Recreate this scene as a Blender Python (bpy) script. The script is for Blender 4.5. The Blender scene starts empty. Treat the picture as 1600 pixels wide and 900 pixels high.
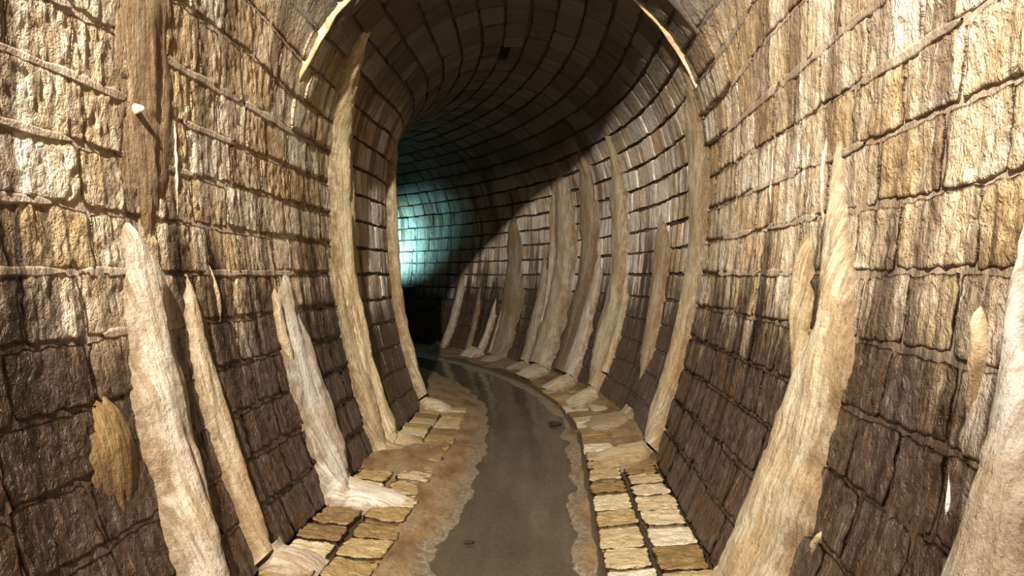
import bpy, math, random
import numpy as np
from mathutils import Vector, Matrix

random.seed(7)
SC = bpy.context.scene
COL = SC.collection

# ------------------------------------------------------------------ camera
cam_d = bpy.data.cameras.new('camera')
cam_d.sensor_width = 36.0
cam_d.lens = 36.0 * 1100.0 / 1600.0
cam_d.clip_start = 0.05
cam = bpy.data.objects.new('camera', cam_d)
COL.objects.link(cam)
cam.location = (0.33, 0.0, 1.5)
cam.rotation_euler = (math.radians(90 - 1.04), 0, math.radians(3.38))
SC.camera = cam

# ------------------------------------------------------------------ world, lamps, exposure
SC.view_settings.view_transform = 'Standard'
SC.view_settings.look = 'None'
SC.view_settings.exposure = 0.0
SC.view_settings.gamma = 1.0
SC.view_settings.use_curve_mapping = False
world = bpy.data.worlds.new('world')
SC.world = world
world.use_nodes = True
world.node_tree.nodes['Background'].inputs[0].default_value = (0.0, 0.0, 0.0, 1)
world.node_tree.nodes['Background'].inputs[1].default_value = 0.0


def lamp(name, kind, loc, power, color, radius, target=None, size=None, blend=None):
    d = bpy.data.lights.new(name, kind)
    d.energy = power
    d.color = color
    d.shadow_soft_size = radius
    o = bpy.data.objects.new(name, d)
    COL.objects.link(o)
    o.location = loc
    if target is not None:
        o.rotation_euler = (Vector(target) - Vector(loc)).to_track_quat('-Z', 'Y').to_euler()
    if kind == 'SPOT':
        d.spot_size = math.radians(size)
        d.spot_blend = blend
    return o


# warm working lamp above the photographer, up in the added shaft
lamp('shaft_lamp', 'SPOT', (-0.80, -1.0, 5.1), 5300, (1.0, 0.915, 0.785), 0.08, (-0.2, 9.5, 1.7), 122, 1.0)
# cold torch of somebody round the bend
lamp('far_torch', 'SPOT', (-4.20, 15.72, 1.60), 560, (0.34, 0.82, 0.92), 0.05, (-3.05, 16.05, 2.10), 88, 1.0)

# ------------------------------------------------------------------ tunnel coordinates
S0, RAD = 6.3, 10.5            # straight, then bends left
HC, RV = 2.5, 1.615            # springing height, vault radius
_KN = np.array([(0, 1.15), (.35, 1.30), (.72, 1.42), (1.2, 1.52), (1.7, 1.58), (2.2, 1.61), (2.5, 1.615)])
_h = np.linspace(0, HC, 60)
_u = np.interp(_h, _KN[:, 0], _KN[:, 1])
_p = np.concatenate([_u[0] - np.arange(8, 0, -1) * (_u[1] - _u[0]), _u, np.full(8, _u[-1])])
_k = np.hanning(13); _k /= _k.sum()
_us = np.convolve(_p, _k, 'same')[8:-8]
_us += (1.15 - _us[0]) * np.linspace(1, 0, 60)
_f = np.linspace(0, math.pi / 2, 60)
TU = np.concatenate([[0.0], _us, RV * np.cos(_f[1:])])
TH = np.concatenate([[-1.15 * .09], _h, HC + RV * np.sin(_f[1:])])
TF = np.concatenate([np.zeros(61), _f[1:]])
TT = np.concatenate([[-1.15], [0], np.cumsum(np.hypot(np.diff(TU[1:]), np.diff(TH[1:])))])
TMAX = TT[-1]
TSPR = float(np.interp(HC, TH, TT))


def sstep(a, b, x):
    x = np.clip((np.asarray(x, float) - a) / (b - a), 0, 1)
    return x * x * (3 - 2 * x)


def prof(t, s, soft):
    ds = (0,) if soft <= 0 else tuple(soft * v for v in (-1, -.66, -.33, 0, .33, .66, 1))
    U = 0; H = 0
    for d in ds:
        x = t + d
        U = U + np.interp(x, TT, TU); H = H + np.interp(x, TT, TH)
    U = U / len(ds); H = H / len(ds)
    F = np.interp(t, TT, TF)
    k = 1 - sstep(4.3, 5.3, s)                 # the near bay opens upwards into the added shaft
    return U + k * RV * (1 - np.cos(F)), H + k * .3 * RV * np.sin(F)


def to_world(s, U, h):
    s = np.asarray(s, float)
    U = np.where(U < 0, U * (1 - .10 * sstep(6.6, 8.4, s)), U)
    a = np.maximum(0, s - S0) / RAD
    cx = -RAD + RAD * np.cos(a)
    cy = np.where(s < S0, s, S0 + RAD * np.sin(a))
    return np.stack([cx + np.cos(a) * U, cy + np.sin(a) * U, h + 0 * U], -1)


def P(s, t, side, off, soft=0.0):
    """point on the lining: s along the tunnel, t up the wall from its foot (negative = over the floor), off = inwards"""
    s = np.asarray(s, float); t = np.asarray(t, float); off = np.asarray(off, float)
    sd = np.where(t > TMAX, -side, side)
    tt = np.where(t > TMAX, 2 * TMAX - t, t)
    u0, h0 = prof(tt - .01, s, soft); u1, h1 = prof(tt + .01, s, soft); u, h = prof(tt, s, soft)
    du, dh = u1 - u0, h1 - h0
    L = np.hypot(du, dh) + 1e-9
    u = u - dh / L * off; h = h + du / L * off
    return to_world(s, sd * u, h)


def _hash(ix, iy, sd):
    v = np.sin(ix * 127.1 + iy * 311.7 + sd * 74.7) * 43758.5453
    return v - np.floor(v)


def vn(x, y, sd=0):
    x = np.asarray(x, float); y = np.asarray(y, float)
    ix, iy = np.floor(x), np.floor(y); fx, fy = x - ix, y - iy
    fx = fx * fx * (3 - 2 * fx); fy = fy * fy * (3 - 2 * fy)
    a = _hash(ix, iy, sd); b = _hash(ix + 1, iy, sd); c = _hash(ix, iy + 1, sd); d = _hash(ix + 1, iy + 1, sd)
    return (a + (b - a) * fx + (c - a) * fy + (a - b - c + d) * fx * fy) * 2 - 1


def fbm(x, y, sd=0, n=3):
    r = 0; a = 1; q = 0
    for i in range(n):
        r = r + a * vn(x * 2.03 ** i, y * 2.03 ** i, sd + i * 3.1); q += a; a *= .5
    return r / q


# ------------------------------------------------------------------ materials
def new_mat(name):
    m = bpy.data.materials.new(name); m.use_nodes = True
    nt = m.node_tree; b = nt.nodes['Principled BSDF']
    return m, nt, b


class NB:
    def __init__(self, nt): self.nt = nt
    def n(self, typ, **kw):
        x = self.nt.nodes.new(typ)
        for k, v in kw.items(): setattr(x, k, v)
        return x
    def l(self, a, b): self.nt.links.new(a, b)
    def attr(self, name, out='Vector'):
        return self.n('ShaderNodeAttribute', attribute_name=name).outputs[out]
    def scale(self, v, xyz):
        x = self.n('ShaderNodeVectorMath', operation='MULTIPLY'); self.l(v, x.inputs[0]); x.inputs[1].default_value = xyz
        return x.outputs[0]
    def noise(self, v, xyz, det=4, rough=.55, scale=1.0, dist=0):
        x = self.n('ShaderNodeTexNoise'); self.l(self.scale(v, xyz), x.inputs['Vector'])
        x.inputs['Scale'].default_value = scale; x.inputs['Detail'].default_value = det
        x.inputs['Roughness'].default_value = rough; x.inputs['Distortion'].default_value = dist
        return x.outputs['Fac']
    def ramp(self, f, stops, interp='LINEAR'):
        x = self.n('ShaderNodeValToRGB'); x.color_ramp.interpolation = interp
        e = x.color_ramp.elements
        while len(e) < len(stops): e.new(.5)
        for q, (p, c) in zip(e, stops):
            q.position = p; q.color = (c, c, c, 1) if isinstance(c, (int, float)) else (*c, 1)
        self.l(f, x.inputs[0]); return x.outputs[0]
    def math(self, op, a, b=None, clamp=False):
        x = self.n('ShaderNodeMath', operation=op, use_clamp=clamp)
        for i, v in enumerate((a, b)):
            if v is None: continue
            if isinstance(v, (int, float)): x.inputs[i].default_value = v
            else: self.l(v, x.inputs[i])
        return x.outputs[0]
    def mix(self, f, a, b, mode='MIX'):
        x = self.n('ShaderNodeMix', data_type='RGBA', blend_type=mode)
        for i, v in ((0, f), (6, a), (7, b)):
            if isinstance(v, (int, float)): x.inputs[i].default_value = v
            elif isinstance(v, tuple): x.inputs[i].default_value = (*v, 1)
            else: self.l(v, x.inputs[i])
        return x.outputs[2]
    def smooth(self, v, a, b):
        x = self.n('ShaderNodeMapRange', interpolation_type='SMOOTHSTEP')
        self.l(v, x.inputs[0]); x.inputs[1].default_value = a; x.inputs[2].default_value = b
        return x.outputs[0]
    def comp(self, v, i):
        x = self.n('ShaderNodeSeparateXYZ'); self.l(v, x.inputs[0]); return x.outputs[i]
    def bump(self, h, strength, dist, prev=None):
        x = self.n('ShaderNodeBump'); x.inputs['Strength'].default_value = strength; x.inputs['Distance'].default_value = dist
        self.l(h, x.inputs['Height'])
        if prev is not None: self.l(prev, x.inputs['Normal'])
        return x.outputs[0]


def lining_material(name, mortar=False):
    """stone of the lining: buff to ochre above, stained near black below the tide line, brown seepage streaks"""
    m, nt, b = new_mat(name); g = NB(nt)
    st = g.attr('st'); tint = g.attr('tint', 'Fac'); t = g.comp(st, 1)
    streak = g.noise(st, (5.5, .45, 0), 5, .62)
    fstreak = g.noise(st, (24, 1.1, 0), 4, .6)
    blot = g.noise(st, (2.1, 1.7, 0), 4, .55)
    big = g.noise(st, (1.1, .8, 0), 3, .5, 1.0, .4)
    mott = g.noise(st, (16, 11, 1), 5, .65)
    fine = g.noise(st, (60, 34, 1), 4, .65)
    if mortar:
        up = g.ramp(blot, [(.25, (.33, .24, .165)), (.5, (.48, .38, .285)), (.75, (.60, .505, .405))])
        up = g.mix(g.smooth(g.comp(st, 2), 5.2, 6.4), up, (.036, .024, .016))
    else:
        x = g.math('ADD', g.math('MULTIPLY', tint, .42), g.math('MULTIPLY', g.math('SUBTRACT', blot, .5), 1.1))
        x = g.math('ADD', x, g.math('MULTIPLY', g.math('SUBTRACT', mott, .5), .9))
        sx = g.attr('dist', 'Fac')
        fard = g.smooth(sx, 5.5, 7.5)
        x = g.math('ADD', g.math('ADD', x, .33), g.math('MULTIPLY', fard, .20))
        up = g.ramp(x, [(.02, (.13, .076, .040)), (.20, (.30, .19, .090)), (.36, (.47, .33, .17)), (.52, (.56, .43, .28)),
                        (.72, (.69, .59, .45)), (.92, (.77, .71, .62))])
    up = g.mix(g.math('MULTIPLY', g.smooth(big, .50, .36), .45), up, (.22, .14, .07))
    up = g.mix(g.math('MULTIPLY', g.smooth(big, .56, .68), .40), up, (.42, .36, .315))
    up = g.mix(g.math('MULTIPLY', g.smooth(streak, .53, .38), .55 if mortar else .85), up, (.15, .090, .045))
    up = g.mix(g.math('MULTIPLY', g.smooth(fstreak, .49, .35), .4 if mortar else g.math('SUBTRACT', .7, g.math('MULTIPLY', fard, .45))), up, (.12, .072, .036))
    up = g.mix(g.math('MULTIPLY', g.smooth(fstreak, .62, .72), .55), up, (.86, .78, .64))
    # greyer vault stones, with the vault's shade also put into their colour
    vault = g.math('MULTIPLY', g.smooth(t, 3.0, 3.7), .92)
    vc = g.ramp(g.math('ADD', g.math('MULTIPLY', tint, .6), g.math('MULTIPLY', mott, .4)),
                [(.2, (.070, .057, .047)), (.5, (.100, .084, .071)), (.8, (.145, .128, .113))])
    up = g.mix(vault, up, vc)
    # tide mark
    y = g.math('ADD', g.math('ADD', t, g.math('MULTIPLY', g.math('SUBTRACT', fstreak, .5), .9)), g.math('MULTIPLY', g.math('SUBTRACT', streak, .5), 1.9))
    y = g.math('ADD', y, g.math('MULTIPLY', g.math('SUBTRACT', blot, .5), 1.0))
    y = g.math('ADD', y, g.math('MULTIPLY', g.math('SUBTRACT', tint, .5), .14))
    low = g.smooth(y, 1.85, 1.05)
    w = g.math('ADD', g.math('MULTIPLY', mott, .55), g.math('MULTIPLY', fstreak, .45))
    dk = g.ramp(w, [(.30, (.010, .006, .004)), (.43, (.042, .024, .013)), (.53, (.082, .051, .033)), (.63, (.118, .088, .072)),
                    (.74, (.30, .235, .16))])
    dk = g.mix(g.math('MULTIPLY', g.smooth(blot, .50, .62), .7), dk, (.085, .043, .017))
    dk = g.mix(g.math('MULTIPLY', g.smooth(big, .52, .62), .5), dk, (.098, .073, .060))
    dk = g.mix(g.math('MULTIPLY', g.smooth(streak, .45, .36), .8), dk, (.016, .009, .005))
    dk = g.mix(g.math('MULTIPLY', g.smooth(fstreak, .62, .72), .45), dk, (.27, .20, .13))
    dk = g.mix(g.math('MULTIPLY', g.smooth(fine, .66, .74), .55), dk, (.42, .35, .26))
    floorpart = g.smooth(t, 0.0, -.03)
    low = g.math('MULTIPLY', low, g.math('SUBTRACT', 1.0, floorpart))
    c = g.mix(low, up, dk)
    if mortar:
        c = g.mix(floorpart, c, (.055, .037, .021))
        c = g.mix(g.smooth(t, -.58, -.74), c, (.20, .158, .105))
    else:
        fc = g.ramp(g.math('ADD', g.math('MULTIPLY', tint, .55), g.math('MULTIPLY', mott, .5)),
                    [(.25, (.17, .10, .038)), (.48, (.33, .225, .095)), (.7, (.50, .40, .25)), (.88, (.66, .60, .51))])
        c = g.mix(floorpart, c, fc)
    g.l(c, b.inputs['Base Color'])
    r = g.math('SUBTRACT', .80, g.math('MULTIPLY', g.math('MAXIMUM', low, floorpart), .42))
    r = g.math('ADD', r, g.math('MULTIPLY', g.math('SUBTRACT', fine, .5), .5), True)
    g.l(r, b.inputs['Roughness'])
    b.inputs['Specular IOR Level'].default_value = .45
    chip = g.noise(st, (34, 19, 1), 3, .7, 1.0, .6)
    n1 = g.bump(mott, .5, .03 if not mortar else .012)
    n1 = g.bump(chip, .75 if not mortar else .35, .03, n1)
    n2 = g.bump(fine, .6, .012, n1)
    g.l(n2, b.inputs['Normal'])
    return m


def flow_material(name):
    m, nt, b = new_mat(name); g = NB(nt)
    st = g.attr('st'); base = g.attr('fcol', 'Color'); edge = g.attr('edge', 'Fac'); t = g.comp(st, 1)
    gro = g.noise(st, (46, 3.2, 1), 5, .65)
    lump = g.noise(st, (18, 12, 1), 4, .6)
    fine = g.noise(st, (110, 45, 1), 4, .65)
    blot = g.noise(st, (3.5, 1.6, 1), 4, .6)
    c = g.mix(g.math('MULTIPLY', g.smooth(gro, .54, .38), .75), base, g.mix(1.0, base, (.50, .39, .28), 'MULTIPLY'))
    c = g.mix(g.math('MULTIPLY', g.smooth(gro, .56, .70), .5), c, g.mix(.5, base, (.90, .85, .74)))
    c = g.mix(g.math('MULTIPLY', g.smooth(blot, .44, .62), .65), c, g.mix(1.0, base, (.66, .50, .32), 'MULTIPLY'))
    ed = g.math('ADD', edge, g.math('MULTIPLY', g.math('SUBTRACT', lump, .5), 1.0))
    c = g.mix(g.math('MULTIPLY', g.smooth(ed, .52, 1.05), .80), c, (.15, .088, .038))
    grain = g.noise(st, (75, 40, 1), 3, .7)
    c = g.mix(g.math('MULTIPLY', g.smooth(grain, .50, .34), .45), c, g.mix(1.0, c, (.48, .38, .28), 'MULTIPLY'))
    g.l(c, b.inputs['Base Color'])
    g.l(g.math('SUBTRACT', .80, g.math('MULTIPLY', g.smooth(fine, .5, .75), .35)), b.inputs['Roughness'])
    b.inputs['Specular IOR Level'].default_value = .4
    n1 = g.bump(gro, .4, .02); n2 = g.bump(g.noise(st, (60, 26, 1), 4, .7), .7, .018, n1); n3 = g.bump(fine, .6, .008, n2)
    g.l(n3, b.inputs['Normal'])
    return m


def mud_material(name):
    m, nt, b = new_mat(name); g = NB(nt)
    st = g.attr('st'); wet = g.attr('tint', 'Fac')
    a = g.noise(st, (2.2, 5, 1), 5, .6); c2 = g.noise(st, (22, 30, 1), 5, .7); f = g.noise(st, (70, 90, 1), 4, .7)
    dry = g.ramp(a, [(.3, (.10, .052, .020)), (.45, (.205, .115, .045)), (.58, (.27, .185, .095)), (.75, (.20, .143, .085))])
    dry = g.mix(g.math('MULTIPLY', g.smooth(c2, .52, .36), .6), dry, (.12, .075, .04))
    silt = g.ramp(c2, [(.3, (.13, .10, .066)), (.5, (.20, .16, .108)), (.62, (.30, .245, .17)), (.72, (.55, .48, .38))])
    c = g.mix(wet, dry, silt)
    g.l(c, b.inputs['Base Color'])
    g.l(g.math('SUBTRACT', .72, g.math('MULTIPLY', wet, .40)), b.inputs['Roughness'])
    n1 = g.bump(c2, .6, .03); n2 = g.bump(f, .6, .012, n1)
    g.l(n2, b.inputs['Normal'])
    return m


def water_material(name):
    m, nt, b = new_mat(name); g = NB(nt)
    st = g.attr('st')
    a = g.noise(st, (.5, 7, 1), 4, .6); c2 = g.noise(st, (1.6, 1.6, 1), 3, .5)
    c = g.ramp(g.math('ADD', g.math('MULTIPLY', a, .5), g.math('MULTIPLY', c2, .5)),
               [(.35, (.060, .047, .030)), (.55, (.095, .076, .051)), (.7, (.14, .113, .078))])
    g.l(c, b.inputs['Base Color'])
    b.inputs['Roughness'].default_value = .07
    b.inputs['IOR'].default_value = 1.33
    b.inputs['Alpha'].default_value = .66
    n = g.bump(g.noise(st, (3, 12, 1), 3, .5), .12, .02)
    g.l(n, b.inputs['Normal'])
    return m


M_STONE = lining_material('lining_stone')
M_MORTAR = lining_material('lining_mortar', True)
M_FLOW = flow_material('calcite_flow')
M_MUD = mud_material('silt_and_mud')
M_WATER = water_material('murky_water')


# ------------------------------------------------------------------ object helpers
def mk(name, V, F, mat, parent=None, st=None, tint=None, fcol=None, edge=None, smooth=True, dist=None):
    V = np.asarray(V, np.float32)
    org = (V.min(0) + V.max(0)) / 2
    org[2] = V[:, 2].min()
    me = bpy.data.meshes.new(name)
    me.from_pydata((V - org).tolist(), [], F)
    n = len(V)
    def put(nm, typ, key, arr):
        a = me.attributes.new(nm, typ, 'POINT'); a.data.foreach_set(key, np.ascontiguousarray(arr, np.float32).ravel())
    if st is not None: put('st', 'FLOAT_VECTOR', 'vector', st)
    if dist is not None: put('dist', 'FLOAT', 'value', np.full(n, dist))
    if tint is not None: put('tint', 'FLOAT', 'value', np.broadcast_to(np.asarray(tint, np.float32), (n,)))
    if edge is not None: put('edge', 'FLOAT', 'value', edge)
    if fcol is not None: put('fcol', 'FLOAT_COLOR', 'color', np.concatenate([fcol, np.ones((n, 1))], 1))
    if smooth: me.polygons.foreach_set('use_smooth', np.ones(len(me.polygons), bool))
    me.materials.append(mat)
    o = bpy.data.objects.new(name, me)
    COL.objects.link(o)
    if parent is not None:
        o.parent = parent
        o.location = Vector([float(v) for v in org]) - parent.location
    else:
        o.location = [float(v) for v in org]
    return o


def tag(o, label, cat=None, group=None, kind=None):
    o['label'] = label
    if cat: o['category'] = cat
    if group: o['group'] = group
    if kind: o['kind'] = kind
    return o


def gridF(nx, ny, flip=False, base=0, hole=None):
    i, j = np.meshgrid(np.arange(nx), np.arange(ny), indexing='ij')
    a = i * (ny + 1) + j
    q = np.stack([a, a + ny + 1, a + ny + 2, a + 1], -1)
    if hole is not None: q = q[~hole]
    q = q.reshape(-1, 4) + base
    if flip: q = q[:, ::-1]
    return q.tolist()


def surface(ss, tt, side, offf):
    S, T = np.meshgrid(ss, tt, indexing='ij')
    off = offf(S, T) if callable(offf) else np.full_like(S, offf)
    return S, T, P(S, T, side, off)


# ------------------------------------------------------------------ setting: lining
CH = .2685                                   # course height
NC = int(round(TMAX / CH))                   # 19 courses up to the crown
CH = (TMAX - CH / 2) / (NC - .5) if False else TMAX / (NC + .5)
TW = 10 * CH                                 # wall up to here, vault above
S_A, S_B = -1.5, 23.0


def base_shell(name, t0, t1, side, s0, s1, ds, hole=None):
    ss = np.concatenate([np.arange(s0, 5.9, ds * .4), np.arange(5.9, s1, ds)]) if s1 > 6 else np.arange(s0, s1 + .04, ds * .4); n = max(2, int(round((t1 - t0) / .12)))
    tt = np.linspace(t0, t1, n + 1)
    S, T, V = surface(ss, tt, side, lambda S, T: .004 * fbm(S * 6, T * 6, side) + .0105 * (1 - sstep(4.6, 5.8, S)))
    st = np.stack([S + side * 13.7, T, S], -1)
    return V.reshape(-1, 3), gridF(len(ss) - 1, n, side < 0), st.reshape(-1, 3)


HOLE_S, HOLE_T = (8.05, 8.60), (TMAX + .01, TMAX + CH * .5)


def struct(name, V, F, st, mat=M_MORTAR, tint=.5):
    o = mk(name, V, F, mat, None, st, tint); o['kind'] = 'structure'; return o


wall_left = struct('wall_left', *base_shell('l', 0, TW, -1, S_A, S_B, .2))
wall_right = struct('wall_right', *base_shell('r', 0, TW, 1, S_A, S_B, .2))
tag(wall_left, 'left stone-block side wall of the curving tunnel', None)
tag(wall_right, 'right stone-block side wall on the outside of the bend', None)
# vault: both haunches in one shell, with the square drain hole left open at the crown
ss = np.unique(np.round(np.concatenate([np.arange(5.1, S_B + .1, .2), HOLE_S]), 4))
tt = np.unique(np.round(np.concatenate([np.linspace(TW, 2 * TMAX - TW, 60), HOLE_T]), 4))
S, T, V = surface(ss, tt, 1, lambda S, T: .006 * fbm(S * 6, T * 6, 3))
cs = (ss[:-1] + ss[1:]) / 2; ct = (tt[:-1] + tt[1:]) / 2
hm = ((cs > HOLE_S[0]) & (cs < HOLE_S[1]))[:, None] & ((ct > HOLE_T[0]) & (ct < HOLE_T[1]))[None, :]
st_ = np.stack([S, np.where(T > TMAX, 2 * TMAX - T, T), S], -1).reshape(-1, 3)
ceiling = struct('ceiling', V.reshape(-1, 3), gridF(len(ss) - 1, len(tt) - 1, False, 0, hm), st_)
tag(ceiling, 'dark stone-block barrel vault over the bend')
# upper walls of the near bay, open to the added shaft
upper = {}
for side, par in ((-1, wall_left), (1, wall_right)):
    V, F, st_ = base_shell('u', TW, TMAX, side, S_A, 5.2, .2)
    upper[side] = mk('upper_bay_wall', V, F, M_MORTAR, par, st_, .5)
# unseen shaft added above the near bay so the lamp shines in
V = []; F = []
for (x0, y0, x1, y1) in ((-1.62, S_A, -1.62, 5.4), (-1.62, 5.4, 1.62, 5.4), (1.62, 5.4, 1.62, S_A)):
    b0 = len(V); z0 = 4.55 if x0 == x1 else 4.0
    V += [(x0, y0, z0), (x1, y1, z0), (x1, y1, 7.0), (x0, y0, 7.0)]; F.append([b0, b0 + 1, b0 + 2, b0 + 3])
V = np.array(V)
shaft = struct('wall_added_shaft', V, F, np.stack([V[:, 0] + V[:, 1], V[:, 2], V[:, 2] * 0], -1))
tag(shaft, 'plain unseen shaft walls added above the near bay')
# drain hole recess
V = []
for off in (0.0, -.32):
    for s_, t_ in ((HOLE_S[0], HOLE_T[0]), (HOLE_S[1], HOLE_T[0]), (HOLE_S[1], HOLE_T[1]), (HOLE_S[0], HOLE_T[1])):
        V.append(P(s_, t_, 1, off))
F = [[i, (i + 1) % 4, 4 + (i + 1) % 4, 4 + i] for i in range(4)] + [[4, 5, 6, 7]]
mk('drain_hole', V, F, M_MORTAR, ceiling, np.array([[HOLE_S[0], 3.6, 8.0]] * 8), .2, smooth=False)


# ------------------------------------------------------------------ stones
def stone_data(side, s0, s1, t0, t1, seed, proud, rough, cell):
    nx = int(np.clip(round((s1 - s0) / cell), 2, 40)); ny = int(np.clip(round((t1 - t0) / cell), 2, 26))
    r = random.Random(seed)
    j = [r.uniform(-.010, .010) for _ in range(8)]
    e0, e1 = ([0], [1]) if s0 > 6.0 else ([0, 0], [1, 1])       # doubled edge keeps the arris crisp under smooth shading
    a = np.concatenate([e0, np.linspace(0, 1, nx + 1), e1]); b = np.concatenate([e0, np.linspace(0, 1, ny + 1), e1])
    A, B = np.meshgrid(a, b, indexing='ij')
    rim = np.zeros_like(A, bool); rim[0] = rim[-1] = True; rim[:, 0] = rim[:, -1] = True
    # rounded, slightly crooked outline
    A2 = A - .10 * (A - .5) * np.abs(2 * B - 1) ** 6 * .35; B2 = B - .10 * (B - .5) * np.abs(2 * A - 1) ** 6 * .35
    s = s0 + (s1 - s0) * A2 + (1 - A) * (1 - B) * j[0] + A * (1 - B) * j[1] + (1 - A) * B * j[2] + A * B * j[3]
    t = t0 + (t1 - t0) * B2 + (1 - A) * (1 - B) * j[4] + A * (1 - B) * j[5] + (1 - A) * B * j[6] + A * B * j[7]
    wob = .007
    s = s + wob * vn(t * 26, s * 0 + seed, 1) ; t = t + wob * vn(s * 26, t * 0 + seed, 2)
    ex = np.minimum(A, 1 - A) * (s1 - s0); ey = np.minimum(B, 1 - B) * (t1 - t0)
    e = np.minimum(ex, ey)
    far = s0 > 6.0
    if far: rough = rough * .45
    off = proud * (.85 + .15 * sstep(0, .03, e)) if far else proud * (.86 + .14 * sstep(0, .02, e))
    off = off + rough * (.7 * fbm(s * 13, t * 8, seed % 91, 2) + 1.1 * fbm(s * 40, t * 21, seed % 17, 2))
    off = off + .006 * ((A - .5) * r.uniform(-1, 1) + (B - .5) * r.uniform(-1, 1))
    off = np.where(rim, -.010, np.maximum(off, .006 if far else .0118))
    V = P(s, t, side, off).reshape(-1, 3)
    tm = np.where(t > TMAX, 2 * TMAX - t, t)
    st = np.stack([s + side * 13.7, tm, np.full_like(s, seed % 50)], -1).reshape(-1, 3)
    return V, len(a) - 1, len(b) - 1, st


def cell_for(s):
    return .0125 if s < 3.4 else .016 if s < 4.6 else .028 if s < 6.5 else .05 if s < 9 else .08 if s < 12 else .12


def lay(parent, specs, limit=300, name='stone'):
    """specs sorted by importance: the first `limit` become parts of their own, the rest one joined part"""
    rest = []
    for k, (side, s0, s1, t0, t1, proud, rough) in enumerate(specs):
        seed = (k * 37 + int(s0 * 100) + int(t0 * 1000) + (5 if side > 0 else 0)) % 9973
        V, a, b, st = stone_data(side, s0, s1, t0, t1, seed, proud, rough, cell_for(s0))
        tint = random.Random(seed * 3 + 1).random()
        if k < limit:
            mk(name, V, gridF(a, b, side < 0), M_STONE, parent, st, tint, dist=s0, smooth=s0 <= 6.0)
        else:
            rest.append((V, a, b, st, tint, side))
    if rest:
        VV = []; FF = []; SS = []; TI = []; nb = 0
        for V, a, b, st, tint, side in rest:
            VV.append(V); FF += gridF(a, b, side < 0, nb); SS.append(st); TI.append(np.full(len(V), tint)); nb += len(V)
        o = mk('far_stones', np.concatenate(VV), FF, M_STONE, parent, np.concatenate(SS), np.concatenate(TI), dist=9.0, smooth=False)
        o['kind'] = 'stuff'


def course(side, t0, t1, s0, s1, rnd, gap0, lo=.28, hi=.52, proud=(.0150, .0200), rough=.0085):
    out = []; s = s0 - rnd.random() * .3
    while s < s1:
        L = rnd.uniform(lo, hi); gap = gap0 + (.005 if s > 5.6 and t0 > 0 else 0); gt = (.034 if s > 5.6 else gap0 * 2.0) if t0 > -.01 else gap0
        out.append((side, s + gap / 2, s + L - gap / 2, t0 + gt / 2, t1 - gt / 2, rnd.uniform(*proud), rough))
        s += L
    return out


for side, par, send in ((-1, wall_left, 11.0), (1, wall_right, 17.5)):
    rnd = random.Random(11 + side)
    sp = []
    for c in range(10):
        sp += course(side, c * CH, (c + 1) * CH, 1.0, send, rnd, .010)
    for c in range(10, 17):
        sp += course(side, c * CH, (c + 1) * CH, 1.6, 5.1, rnd, .010)
    sp = [q for q in sp if not (q[3] > 14 * CH and q[1] < 2.6)]
    sp.sort(key=lambda q: q[1])
    lay(par, sp)
rnd = random.Random(5)
sp = []
for c in range(10, NC):
    for side in (-1, 1):
        sp += course(side, c * CH, (c + 1) * CH, 5.25, 17.5 if side > 0 else 14.0, rnd, .017, .26, .56, (.026, .046), .005)
sp += [q for q in course(1, NC * CH, (NC + 1) * CH, 5.25, 15.0, rnd, .017, .24, .45, (.024, .040), .005) if q[2] < HOLE_S[0] + .02 or q[1] > HOLE_S[1] - .02]
sp.append((1, HOLE_S[0] + .02, HOLE_S[1] - .02, NC * CH + .016, HOLE_T[0] - .01, .02, .006))
sp.sort(key=lambda q: q[1])
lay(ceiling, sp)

# ------------------------------------------------------------------ floor
U_L, U_R = -.53, .57                         # edges of the water channel


def floor_h(u):
    au = np.abs(u)
    h = -.09 * np.clip(1.15 - au, 0, 1.15)
    mid = (U_L + U_R) / 2; half = (U_R - U_L) / 2
    return h - .10 * (1 - sstep(half - .10, half + .02, np.abs(u - mid)))


ss = np.arange(S_A, S_B + .1, .15); uu = np.linspace(-1.22, 1.22, 62)
S, U = np.meshgrid(ss, uu, indexing='ij')
Hf = floor_h(U) + .006 * fbm(S * 5, U * 7, 4)
V = to_world(S, U, Hf).reshape(-1, 3)
floor = struct('floor', V, gridF(len(ss) - 1, len(uu) - 1), np.stack([S, -(1.15 - np.abs(U)) - .04, S], -1).reshape(-1, 3))
tag(floor, 'stone-paved tunnel floor falling to a central water channel')
rnd = random.Random(21)
sp = []
for side, cols in ((-1, ((-.285, -.012), (-.575, -.29))), (1, ((-.285, -.012), (-.56, -.29)))):
    for (t0, t1) in cols:
        for q in course(side, t0, t1, 1.6, 9.0, rnd, .022, .25, .34, (.016, .034), .010):
            sp.append(q)
sp.sort(key=lambda q: q[1])
lay(floor, sp, name='paving_stone')


WATER = -.088


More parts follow.
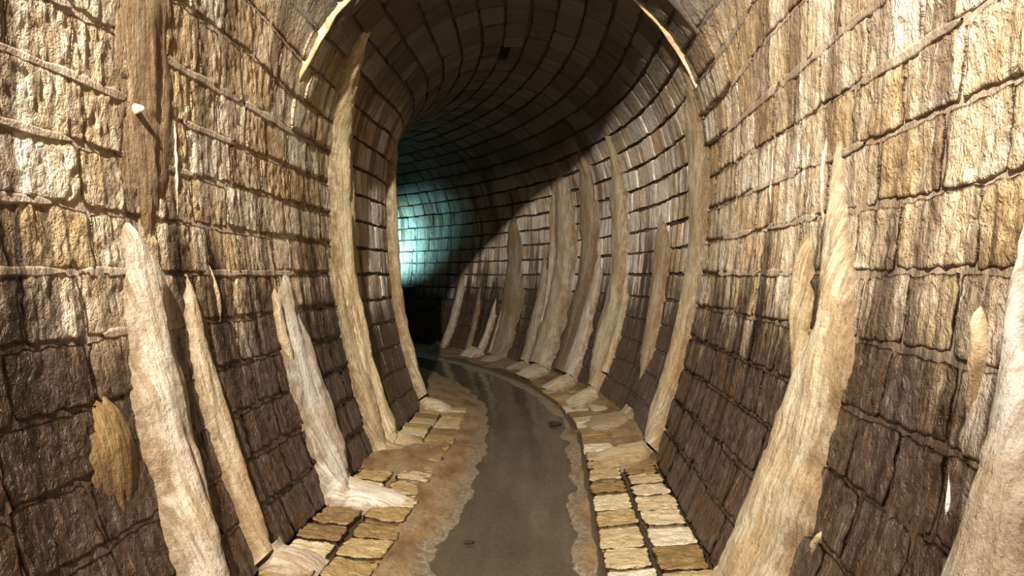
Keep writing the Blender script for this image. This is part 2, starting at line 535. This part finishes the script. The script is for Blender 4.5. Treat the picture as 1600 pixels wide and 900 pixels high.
def bank(name, label, side, u0, u1, s0, s1, cover):
    ss = np.arange(s0, s1, .045); vv = np.linspace(0, 1, 34)
    S, B = np.meshgrid(ss, vv, indexing='ij')
    U = u0 + (u1 - u0) * B
    m = cover(S, np.abs(U))
    n = fbm(S * 4, U * 6, 8 + side, 4); n2 = fbm(S * 18, U * 22, 9, 3)
    au = side * U
    off = -.045 + .100 * np.clip(m + .25 * n, 0, 1.2) + .012 * n2 * np.clip(m * 1.5, 0, 1)
    ue = (.29 if side < 0 else .46) + .06 * fbm(S * 2.3, 0 * S, 31 + side, 3)          # ragged waterline
    hb = np.minimum(-.09 * (1.15 - au) + off, WATER + np.maximum(.20 * (au - ue), -.035) + .012 * n + .004 * n2)
    V = to_world(S, U, hb).reshape(-1, 3)
    wet = 1 - sstep(.03, .17, au - ue + .12 * n)
    o = mk(name, V, gridF(len(ss) - 1, len(vv) - 1, u1 < u0), M_MUD, None, np.stack([S, U, 0 * S], -1).reshape(-1, 3), wet.reshape(-1))
    tag(o, label, 'mud', None, 'stuff')
    return o


def gauss(x, c, w): return np.exp(-((x - c) / w) ** 2)


bank('mud_bank', 'crumbly rust-brown mud and grey silt along the left of the stream', -1, -1.16, .14, 1.4, 15,
     lambda S, a: np.clip(1.0 * (1 - sstep(.56, .68, a)) + 1.0 * gauss(S, 5.75, .72) + .9 * sstep(7.6, 8.3, S) + .15, 0, 1))
bank('mud_bank', 'brown mud and wet grey silt along the right of the stream', 1, 1.16, .06, 1.4, 16,
     lambda S, a: np.clip(1.0 * (1 - sstep(.58, .70, a)) + .95 * sstep(5.25, 5.8, S) + .5 * (1 - sstep(2.6, 3.5, S)), 0, 1))

# ------------------------------------------------------------------ water
ss = np.arange(S_A, 18, .08); uu = np.linspace(-.46, .66, 24)
S, U = np.meshgrid(ss, uu, indexing='ij')
V = to_world(S, U, WATER + .0025 * fbm(S * 3, U * 9, 2)).reshape(-1, 3)
water = mk('water_stream', V, gridF(len(ss) - 1, len(uu) - 1), M_WATER, None, np.stack([S, U, 0 * S], -1).reshape(-1, 3), .5)
tag(water, 'shallow murky stream running down the middle of the tunnel', 'stream', None, 'stuff')

# ------------------------------------------------------------------ mouth of the lower vault
def sweep(name, s_of, t0, t1, half, thick, mat, parent, col=None, seed=0, n=150, side=1, ragged=.3):
    tt = np.linspace(t0, t1, n); x = np.linspace(-1, 1, 9)
    T, X = np.meshgrid(tt, x, indexing='ij')
    w = half * (1 + ragged * vn(T * 4, 0 * T, seed))
    th = thick(T) * (1 + ragged * vn(T * 7, 0 * T, seed + 1))
    S = s_of(T) + w * X
    off = -.02 + (th + .02) * (1 - np.abs(X) ** 2.2) ** .8
    V = P(S, T, side, off).reshape(-1, 3)
    st = np.stack([S, T, S], -1).reshape(-1, 3)
    kw = {}
    if col is not None:
        kw = dict(fcol=np.tile(np.array(col), (len(V), 1)), edge=np.abs(X).reshape(-1) * .8)
    return mk(name, V, gridF(n - 1, 8, side < 0), mat, parent, st, .4, **kw)


trim = sweep('trim_1', lambda T: 5.30 + 0 * T, TSPR + .6, 2 * TMAX - TSPR - .6, .10, lambda T: .055 * sstep(TSPR + .6, TSPR + 1.1, T) * (1 - sstep(2 * TMAX - TSPR - 1.1, 2 * TMAX - TSPR - .6, T)) - .02 * (np.abs(T - TMAX) > TMAX - TSPR - .7), M_MORTAR, None, seed=3, ragged=.12)
trim['kind'] = 'structure'; tag(trim, 'stone ring at the mouth of the lower vault')
c = sweep('calcite_curtain', lambda T: 5.14 + .10 * (T - 3.2), 2.6, 4.1, .02, lambda T: -.018 + .073 * sstep(2.7, 3.2, T), M_FLOW, None, (.72, .62, .42), 5, 90, -1)
tag(c, 'thin bright calcite curtain hanging along the vault mouth at upper left', 'flowstone', 'calcite curtains at the vault mouth')
c = sweep('calcite_curtain', lambda T: 5.85 - .10 * (T - 3.2), 2.5, 4.2, .02, lambda T: -.018 + .073 * sstep(2.6, 3.4, T), M_FLOW, None, (.70, .60, .42), 9, 90, 1)
tag(c, 'thin bright calcite curtain hanging along the vault mouth at upper right', 'flowstone', 'calcite curtains at the vault mouth')


# ------------------------------------------------------------------ flowstone
def flow_mesh(side, rows, seed, step, nj=21, soft=.11):
    rows = np.array(rows, float)
    d = np.concatenate([[0], np.cumsum(np.maximum(np.abs(np.diff(rows[:, 1])), .02))])
    n = max(8, int(d[-1] / step)); q = np.linspace(0, d[-1], n + 1)
    c = [np.interp(q, d, rows[:, i]) for i in range(4)]
    ker = np.hanning(max(5, 2 * (n // 24) + 5)); ker /= ker.sum(); pad = len(ker) // 2
    c = [np.convolve(np.pad(v, pad, mode='edge'), ker, 'valid') for v in c]
    x = np.sin(np.linspace(-1, 1, nj) * math.pi / 2 * .92) / math.sin(math.pi / 2 * .92)
    X, _ = np.meshgrid(x, q); X = X
    s0, t0, w0, h0 = [np.repeat(v[:, None], nj, 1) for v in c]
    w = w0 * (1 + .16 * np.sign(X) ** 2 * vn(t0 * 5 + (X > 0) * 31.7, 0 * t0, seed) + .02 * vn(t0 * 22 + (X > 0) * 7, 0 * t0, seed))
    S = s0 + w * X
    bulge = (1 - np.abs(X) ** 2.0) ** .95
    g = fbm(S * 15, t0 * 1.6, seed + 2, 3); lump = fbm(S * 6, t0 * 5, seed + 5, 3); fine = fbm(S * 48, t0 * 20, seed + 7, 2)
    off = (h0 + .012 * sstep(0, .03, h0)) * bulge * (1 + .22 * g + .14 * lump) + (.006 * fine + .008 * g) * bulge
    off = np.where(np.abs(X) > .999, -.012, off + .010 * (bulge > .05))
    V = P(S, t0, side, off, soft)
    st = np.stack([S + side * 3.3, t0, 0 * S + seed], -1)
    return V, st, np.abs(X), n, nj - 1


def make_flow(name, label, side, col, rows, seed, parent=None, group=None, step=.02, soft=.11, nj=21, fade=0):
    V, st, E, a, b = flow_mesh(side, rows, seed, step, nj, soft)
    if fade < 0: E = E * .45
    if fade > 0: E = np.clip(E + fade * sstep(.35, 1.0, np.linspace(0, 1, a + 1))[:, None], 0, 1.3)
    fc = np.tile(np.array(col), (V.shape[0] * V.shape[1], 1))
    o = mk(name, V.reshape(-1, 3), gridF(a, b, side > 0), M_FLOW, parent, st.reshape(-1, 3), None, fc, E.reshape(-1))
    if parent is None: tag(o, label, 'flowstone', group)
    elif label: o['label'] = label
    return o


FLOWS = {
    'L1': (-1, 'broad cream flowstone column with white tip, largest on the near left wall', (0.528, 0.466, 0.37),
        [(3.03, 1.81, 0.02, 0.0), (3.04, 1.71, 0.081, 0.05), (3.11, 1.56, 0.164, 0.072), (3.08, 1.29, 0.149, 0.086), (3.07, 0.99, 0.187, 0.094), (3.04, 0.6, 0.178, 0.101), (2.98, 0.25, 0.171, 0.101), (2.92, 0.0, 0.18, 0.094), (2.88, -0.12, 0.18, 0.036)]),
    'L1b': (-1, 'small orange flowstone tongue low on the wall left of the largest left column', (0.276, 0.175, 0.069),
        [(2.7, 1.09, 0.015, 0), (2.7, 0.99, 0.1, 0.03), (2.69, 0.87, 0.135, 0.035), (2.68, 0.72, 0.13, 0.018), (2.67, 0.6, 0.02, 0.0)]),
    'L2': (-1, 'slim tan flowstone column just right of the largest left column', (0.458, 0.37, 0.255),
        [(3.51, 1.58, 0.02, 0.0), (3.49, 1.43, 0.068, 0.029), (3.49, 1.26, 0.086, 0.043), (3.51, 0.91, 0.111, 0.058), (3.52, 0.63, 0.113, 0.065), (3.51, 0.34, 0.089, 0.072), (3.49, 0.13, 0.075, 0.072), (3.47, 0.03, 0.074, 0.072)]),
    'L3': (-1, 'whitish grey flowstone column with a fan spreading over the left floor bricks', (0.626, 0.589, 0.524),
        [(4.83, 1.62, 0.02, 0.0), (4.79, 1.47, 0.136, 0.029), (4.79, 1.24, 0.221, 0.043), (4.84, 0.97, 0.312, 0.058), (4.9, 0.58, 0.355, 0.065), (4.84, 0.3, 0.297, 0.079), (4.72, 0.08, 0.27, 0.086), (4.66, -0.02, 0.252, 0.079), (4.62, -0.14, 0.225, 0.043)]),
    'L4': (-1, 'tapering tan flowstone wedge leaning against the tall yellow rib on the left', (0.515, 0.423, 0.267),
        [(5.86, 1.73, 0.02, 0.0), (5.96, 1.51, 0.169, 0.034), (6.07, 1.16, 0.265, 0.051), (6.14, 0.69, 0.305, 0.06), (5.95, 0.24, 0.235, 0.068), (5.85, 0.05, 0.2, 0.068), (5.8, -0.1, 0.16, 0.034)]),
    'L5': (-1, 'tall yellowish calcite rib running up the left wall into the vault', (0.644, 0.552, 0.35),
        [(5.81, 3.87, 0.012, 0), (5.81, 3.65, 0.065, 0.025), (5.91, 3.42, 0.18, 0.068), (6.18, 2.89, 0.257, 0.102), (6.29, 2.32, 0.324, 0.102), (6.24, 1.74, 0.301, 0.102), (6.22, 1.15, 0.252, 0.102), (6.2, 0.54, 0.211, 0.102), (6.2, 0.05, 0.24, 0.102), (6.18, -0.1, 0.2, 0.043)]),
    'L7': (-1, 'thin pale calcite ridge at the inside corner of the bend', (0.46, 0.396, 0.267),
        [(8.5, 3.35, 0.02, 0.0), (8.45, 2.9, 0.1, 0.102), (8.4, 2.3, 0.12, 0.136), (8.35, 1.7, 0.12, 0.136), (8.3, 1.1, 0.12, 0.128), (8.25, 0.5, 0.12, 0.119), (8.2, 0.06, 0.12, 0.102)]),
    'L0': (-1, 'brown seepage sheet above the tip of the largest left flowstone column', (0.313, 0.216, 0.124),
        [(3.24, 3.6, 0.02, 0.0), (3.24, 3.3, 0.2, 0.012), (3.26, 2.83, 0.2, 0.018), (3.26, 2.54, 0.24, 0.02), (3.24, 2.24, 0.22, 0.018), (3.19, 1.94, 0.18, 0.014), (3.19, 1.72, 0.02, 0.0)]),
    'R1': (1, 'widest cream flowstone column with rusty edge on the near right wall', (0.528, 0.449, 0.317),
        [(3.21, 2.22, 0.02, 0.0), (3.18, 2.05, 0.05, 0.022), (3.15, 1.9, 0.068, 0.036), (3.09, 1.65, 0.146, 0.065), (3.0, 1.42, 0.144, 0.079), (3.06, 1.09, 0.265, 0.094), (3.13, 0.74, 0.304, 0.101), (3.19, 0.45, 0.38, 0.101), (3.16, 0.2, 0.333, 0.101), (3.16, 0, 0.342, 0.086), (3.16, -0.12, 0.324, 0.036)]),
    'R1b': (1, 'short tan flowstone lobe joined to the left of the widest right column', (0.44, 0.352, 0.211),
        [(3.54, 1.8, 0.02, 0.0), (3.48, 1.66, 0.096, 0.035), (3.45, 1.41, 0.131, 0.049), (3.35, 1.16, 0.112, 0.042), (3.38, 0.99, 0.02, 0.0)]),
    'R2': (1, 'pale grey flowstone column cut by the right edge of the picture', (0.528, 0.484, 0.422),
        [(1.9, 1.87, 0.012, 0), (1.9, 1.65, 0.006, 0.012), (1.87, 1.44, 0.036, 0.048), (1.82, 1.28, 0.072, 0.066), (1.8, 1.12, 0.105, 0.072), (1.79, 0.96, 0.126, 0.078), (1.78, 0.8, 0.153, 0.078), (1.78, 0.3, 0.187, 0.084), (1.78, 0, 0.204, 0.072), (1.78, -0.12, 0.187, 0.03)]),
    'R3': (1, 'small white-tipped orange flowstone tongue beside the column at right edge', (0.534, 0.423, 0.276),
        [(2.06, 1.49, 0.006, 0), (2.04, 1.43, 0.024, 0.028), (2.02, 1.36, 0.03, 0.03), (2.03, 1.26, 0.03, 0.016), (2.04, 1.12, 0.02, 0)]),
    'R5': (1, 'long tan calcite column from the vault edge to the floor on right wall', (0.46, 0.386, 0.267),
        [(5.94, 3.51, 0.012, 0), (5.94, 3.29, 0.089, 0.017), (6.32, 2.87, 0.393, 0.06), (6.25, 2.3, 0.38, 0.068), (6.14, 1.73, 0.271, 0.068), (6.14, 1.16, 0.247, 0.076), (6.17, 0.69, 0.241, 0.085), (6.14, 0.28, 0.299, 0.085), (5.92, 0.05, 0.245, 0.085)]),
    'R6': (1, 'narrow tan streak of flowstone just beyond the long tan right column', (0.405, 0.331, 0.23),
        [(7.62, 2.26, 0.02, 0), (7.48, 1.9, 0.288, 0.05), (7.41, 1.22, 0.254, 0.06), (7.36, 0.74, 0.234, 0.05), (7.36, 0.41, 0.02, 0)]),
    'R7': (1, 'pale calcite column bordering the far side of the bright block panel on right wall', (0.515, 0.451, 0.313),
        [(8.88, 3.61, 0.012, 0), (8.88, 3.39, 0.087, 0.03), (9.03, 2.65, 0.289, 0.08), (8.87, 1.81, 0.234, 0.09), (8.9, 1.23, 0.321, 0.09), (8.94, 0.71, 0.326, 0.1), (8.75, 0.12, 0.207, 0.1), (8.72, 0.02, 0.198, 0.09)]),
    'R8': (1, 'pointed grey-white flowstone column just in front of a broad brown one', (0.534, 0.488, 0.396),
        [(9.62, 1.88, 0.02, 0), (9.6, 1.47, 0.18, 0.06), (9.68, 1.01, 0.178, 0.08), (9.71, 0.44, 0.261, 0.09), (9.65, 0.04, 0.251, 0.09)]),
    'R10': (1, 'broad brown flowstone column just behind the pointed grey-white one', (0.386, 0.322, 0.221),
        [(9.89, 3.51, 0.012, 0), (9.89, 3.29, 0.153, 0.03), (10.03, 2.79, 0.296, 0.07), (9.95, 2.03, 0.31, 0.07), (10.01, 1.37, 0.257, 0.06), (10.11, 0.7, 0.304, 0.05), (10.06, 0.05, 0.228, 0.05)]),
    'R9': (1, 'double-width pale column in the middle of the row round the bend', (0.515, 0.451, 0.331),
        [(10.82, 3.31, 0.012, 0), (10.82, 3.09, 0.2, 0.03), (10.79, 2.58, 0.354, 0.09), (10.67, 1.86, 0.321, 0.1), (10.8, 1.05, 0.41, 0.1), (10.82, 0.32, 0.428, 0.1), (10.76, 0.01, 0.359, 0.1)]),
    'R11': (1, 'thin grey flowstone column left of the double-width pale column', (0.405, 0.368, 0.304),
        [(11.41, 1.89, 0.02, 0.0), (11.34, 1.45, 0.162, 0.06), (11.38, 0.58, 0.18, 0.07), (11.28, 0.0, 0.167, 0.07)]),
    'R12': (1, 'broad brown flowstone column between the domed mound and the thin grey column', (0.313, 0.258, 0.184),
        [(12.44, 2.69, 0.012, 0), (12.44, 2.47, 0.181, 0.02), (12.3, 1.33, 0.324, 0.05), (12.31, 0.51, 0.411, 0.06), (12.27, -0.02, 0.349, 0.05)]),
    'R13': (1, 'thin pale flowstone spike above the domed mound round the bend', (0.478, 0.432, 0.35),
        [(12.82, 1.13, 0.02, 0), (12.81, 0.7, 0.103, 0.06), (12.81, 0.33, 0.105, 0.07), (12.85, 0.04, 0.106, 0.07)]),
    'R14': (1, 'farthest pale flowstone column, standing before the black of the tunnel', (0.442, 0.405, 0.331),
        [(13.98, 1.78, 0.012, 0), (13.98, 1.56, 0.085, 0.02), (13.97, 1.3, 0.112, 0.06), (14.01, 0.63, 0.117, 0.07), (14.07, 0.05, 0.133, 0.07)]),
    'R13b': (1, '', (0.423, 0.377, 0.304),
        [(12.56, 1.08, 0.02, 0), (12.53, 0.72, 0.061, 0.05), (12.52, 0.35, 0.078, 0.05), (12.5, 0.04, 0.077, 0.05)]),
    'R7b': (1, '', (0.46, 0.396, 0.276),
        [(8.65, 1.64, 0.02, 0), (8.53, 1.24, 0.08, 0.05), (8.55, 0.75, 0.094, 0.06), (8.55, 0.29, 0.103, 0.05)]),
    'R9b': (1, '', (0.46, 0.405, 0.304),
        [(11.0, 3.24, 0.02, 0), (11.16, 2.62, 0.105, 0.05), (11.12, 1.67, 0.071, 0.05), (11.17, 0.81, 0.052, 0.04), (11.18, 0.15, 0.02, 0)]),
    'R17': (1, 'dim brown flowstone streak just beyond the domed mound round the bend', (0.248, 0.202, 0.147),
        [(13.39, 1.43, 0.02, 0), (13.35, 0.8, 0.096, 0.04), (13.31, 0.28, 0.095, 0.04), (13.28, 0.02, 0.129, 0.04)]),
    'L3b': (-1, '', (0.607, 0.552, 0.46),
        [(4.58, 1.5, 0.006, 0), (4.57, 1.36, 0.05, 0.04), (4.59, 1.1, 0.06, 0.05), (4.63, 0.9, 0.03, 0.01)]),
}

FLOW_OBJ = {}
HAS_FAN = ('L2', 'L3', 'L4', 'L5', 'L7', 'R5', 'R6', 'R7', 'R8', 'R9', 'R11', 'R12', 'R13', 'R14')
LOBES = {'R1b': ('R1', 'side_lobe'), 'L3b': ('L3', 'side_tip'), 'R13b': ('R13', 'side_strand'), 'R7b': ('R7', 'side_strand'), 'R9b': ('R9', 'side_strand')}
for k, (key, (side, label, col, rows)) in enumerate(FLOWS.items()):
    far = rows[0][0] > 7; step = .035 if far else .014; nj = 15 if far else 25
    grp = 'flowstone on the left wall' if side < 0 else 'flowstone on the right wall'
    if key in LOBES:
        make_flow(LOBES[key][1], None, side, col, rows, 3 + k * 7, FLOW_OBJ[LOBES[key][0]], None, step, .11, nj)
    elif key in HAS_FAN or key == 'R1':
        root = bpy.data.objects.new('flowstone', None); COL.objects.link(root)
        root.location = [float(v) for v in P(rows[-1][0], 0.0, side, .02)]
        root.empty_display_size = .1
        tag(root, label, 'flowstone', grp)
        make_flow('column', None, side, col, rows, 3 + k * 7, root, None, step, .11, nj)
        FLOW_OBJ[key] = root
    else:
        FLOW_OBJ[key] = make_flow('flowstone', label, side, col, rows, 3 + k * 7, None, grp, step, .11, nj, .9 if key in ('L1b', 'R3', 'R10') else -1 if key == 'L0' else 0)

# fans where the columns run out over the floor: (owner, rows, colour)
FANS = [
    ('L3', [(4.80, .10, .20, .05), (4.72, -.05, .27, .085), (4.66, -.22, .28, .07), (4.66, -.38, .24, .05), (4.66, -.52, .12, .0)], (.72, .67, .58)),
    ('L2', [(3.58, .10, .12, .06), (3.55, -.05, .16, .08), (3.55, -.18, .18, .06), (3.55, -.30, .10, .0)], (.52, .44, .34)),
    ('L7', [(8.2, .08, .12, .06), (8.1, -.06, .26, .09), (8.0, -.25, .32, .08), (8.0, -.42, .25, .0)], (.60, .53, .36)),
    ('R5', [(6.05, .06, .22, .06), (5.95, -.08, .30, .07), (5.85, -.3, .36, .05), (5.8, -.5, .28, .0)], (.52, .43, .27)),
    ('R7', [(8.72, .08, .2, .07), (8.5, -.06, .34, .10), (8.3, -.28, .40, .08), (8.2, -.5, .30, .0)], (.56, .49, .33)),
    ('R8', [(9.62, .08, .22, .07), (9.5, -.06, .32, .11), (9.35, -.28, .36, .09), (9.3, -.48, .28, .0)], (.58, .51, .36)),
    ('R9', [(10.76, .08, .3, .07), (10.6, -.06, .40, .11), (10.5, -.25, .40, .09), (10.4, -.45, .3, .0)], (.56, .48, .36)),
    ('R6', [(7.3, .14, .2, .02), (7.2, -.02, .36, .06), (7.1, -.25, .42, .06), (7.0, -.5, .36, .0)], (.40, .34, .24)),
    ('L4', [(5.95, .10, .14, .04), (5.88, -.05, .22, .06), (5.82, -.2, .22, .04), (5.8, -.32, .14, .0)], (.46, .37, .24)),
    ('L5', [(6.3, .08, .16, .05), (6.25, -.06, .24, .07), (6.2, -.2, .24, .05), (6.2, -.34, .14, .0)], (.52, .43, .28)),
    ('R11', [(11.28, .08, .16, .04), (11.25, -.06, .26, .07), (11.2, -.2, .26, .06), (11.2, -.36, .16, .0)], (.44, .39, .30)),
    ('R12', [(12.26, .08, .24, .04), (12.2, -.06, .32, .07), (12.15, -.2, .3, .06), (12.1, -.34, .2, .0)], (.38, .32, .24)),
    ('R13', [(12.9, .10, .16, .06), (12.9, -.04, .3, .16), (12.9, -.16, .3, .14), (12.9, -.3, .2, .0)], (.55, .49, .38)),
    ('R14', [(14.1, .10, .12, .05), (14.15, -.02, .2, .13), (14.15, -.12, .2, .12), (14.15, -.24, .14, .0)], (.55, .51, .44)),
]
for k, (own, rows, col) in enumerate(FANS):
    make_flow('foot_fan', None, 1 if own[0] == 'R' else -1, col, rows, 60 + k * 5, FLOW_OBJ[own], None, .02, .05)

# thin drips and nubs of white calcite on the walls
DRIPS = [
    (-1, 'thin white calcite drip right of the brown seepage sheet', (.52, .44, .33), [(3.47, 2.42, .003, 0), (3.47, 2.3, .007, .014), (3.47, 2.1, .009, .016), (3.47, 1.92, .007, .012), (3.47, 1.8, .003, 0)]),
    (-1, 'little white calcite nub in the brown seepage sheet', (.58, .52, .43), [(3.12, 2.35, .004, 0), (3.12, 2.335, .018, .05), (3.12, 2.31, .02, .05), (3.12, 2.29, .004, 0)]),
    (1, 'thin white drip line at the top of the widest right column', (.60, .54, .44), [(3.34, 2.25, .003, 0), (3.34, 2.1, .008, .018), (3.33, 1.9, .010, .02), (3.30, 1.74, .004, 0)]),
    (1, 'short white drip left of the widest right column, high on the pale blocks', (.56, .49, .38), [(4.15, 2.40, .003, 0), (4.15, 2.25, .008, .012), (4.15, 2.05, .009, .014), (4.15, 1.93, .003, 0)]),
    (1, 'glistening white calcite trickle beside the column at right edge', (.74, .71, .66), [(2.04, 1.03, .003, 0), (2.04, 1.0, .005, .010), (2.03, .95, .007, .012), (2.02, .90, .005, .010), (2.02, .86, .003, 0)]),
    (1, 'small white calcite crust low beside the rusty edge of the widest right column', (.50, .43, .33), [(2.70, .58, .004, 0), (2.70, .55, .014, .015), (2.72, .50, .015, .016), (2.73, .46, .004, 0)]),
    (1, 'faint pale seep crust on the dark blocks at lower right', (.22, .17, .115), [(2.50, 1.42, .01, .0), (2.50, 1.36, .028, .006), (2.52, 1.2, .02, .006), (2.53, 1.06, .01, .0)]),
    (-1, 'thin tan drip just right of the slim tan left column', (.40, .31, .19), [(3.74, 1.62, .004, 0), (3.76, 1.5, .018, .022), (3.78, 1.38, .015, .02), (3.79, 1.28, .004, 0)]),
]
for k, (side, label, col, rows) in enumerate(DRIPS):
    make_flow('calcite_drip', label, side, col, rows, 130 + k * 3, None, 'small calcite drips', .012, .0, 11)

# ------------------------------------------------------------------ proud mortar ribbons over the near bed joints
rnd = random.Random(44)
for side, par in ((-1, wall_left), (1, wall_right)):
    for c in range(5, 15):
        s = 1.4 + rnd.random() * .6
        while s < 5.0:
            L = rnd.uniform(.4, 1.5)
            if rnd.random() < (.62 if c >= 7 else .35):
                n = max(8, int(L / .03)); x = np.linspace(0, 1, n + 1); y = np.linspace(-1, 1, 7)
                X, Y = np.meshgrid(x, y, indexing='ij')
                S = s + L * X; sd = rnd.randint(0, 500)
                w = (.028 + .011 * vn(S * 9 + (Y > 0) * 17, 0 * S, sd)) * np.clip(np.minimum(X, 1 - X) * L / .05, .25, 1)
                T = c * CH + .004 + w * Y
                off = np.where(np.abs(Y) > .99, -.005, .0205 + .004 * fbm(S * 20, T * 30, sd))
                mk('mortar_ribbon', P(S, T, side, off).reshape(-1, 3), gridF(n, 6, side < 0), M_MORTAR, par,
                   np.stack([S + side * 13.7, T + .10, S], -1).reshape(-1, 3), rnd.random())
            s += L + rnd.uniform(.05, .5)

# ------------------------------------------------------------------ pebbles in the stream
def pebble(label, s, u, r, col, seed):
    bm_v = []; bm_f = []
    n, m_ = 12, 8
    for i in range(m_ + 1):
        th = math.pi * i / m_
        for j in range(n):
            ph = 2 * math.pi * j / n
            k = 1 + .22 * math.sin(3 * ph + seed) * math.sin(th) + .15 * math.sin(5 * th + seed)
            bm_v.append((r * 1.3 * k * math.sin(th) * math.cos(ph), r * k * math.sin(th) * math.sin(ph), r * .6 * k * math.cos(th)))
    for i in range(m_):
        for j in range(n):
            bm_f.append([i * n + j, (i + 1) * n + j, (i + 1) * n + (j + 1) % n, i * n + (j + 1) % n])
    c = to_world(np.array(s), np.array(u), np.array(WATER + r * .25))
    V = np.array(bm_v) + c
    st = V.copy()
    o = mk('pebble', V, bm_f, M_FLOW, None, st, None, np.tile(np.array(col), (len(V), 1)), np.full(len(V), .3))
    tag(o, label, 'stone', 'stones lying in the stream')


pebble('dark stone at the right edge of the stream where it bends', 7.4, .40, .05, (.035, .026, .018), 1)
pebble('small dark pebble in the near left shallows of the stream', 4.12, -.17, .022, (.04, .03, .02), 2)
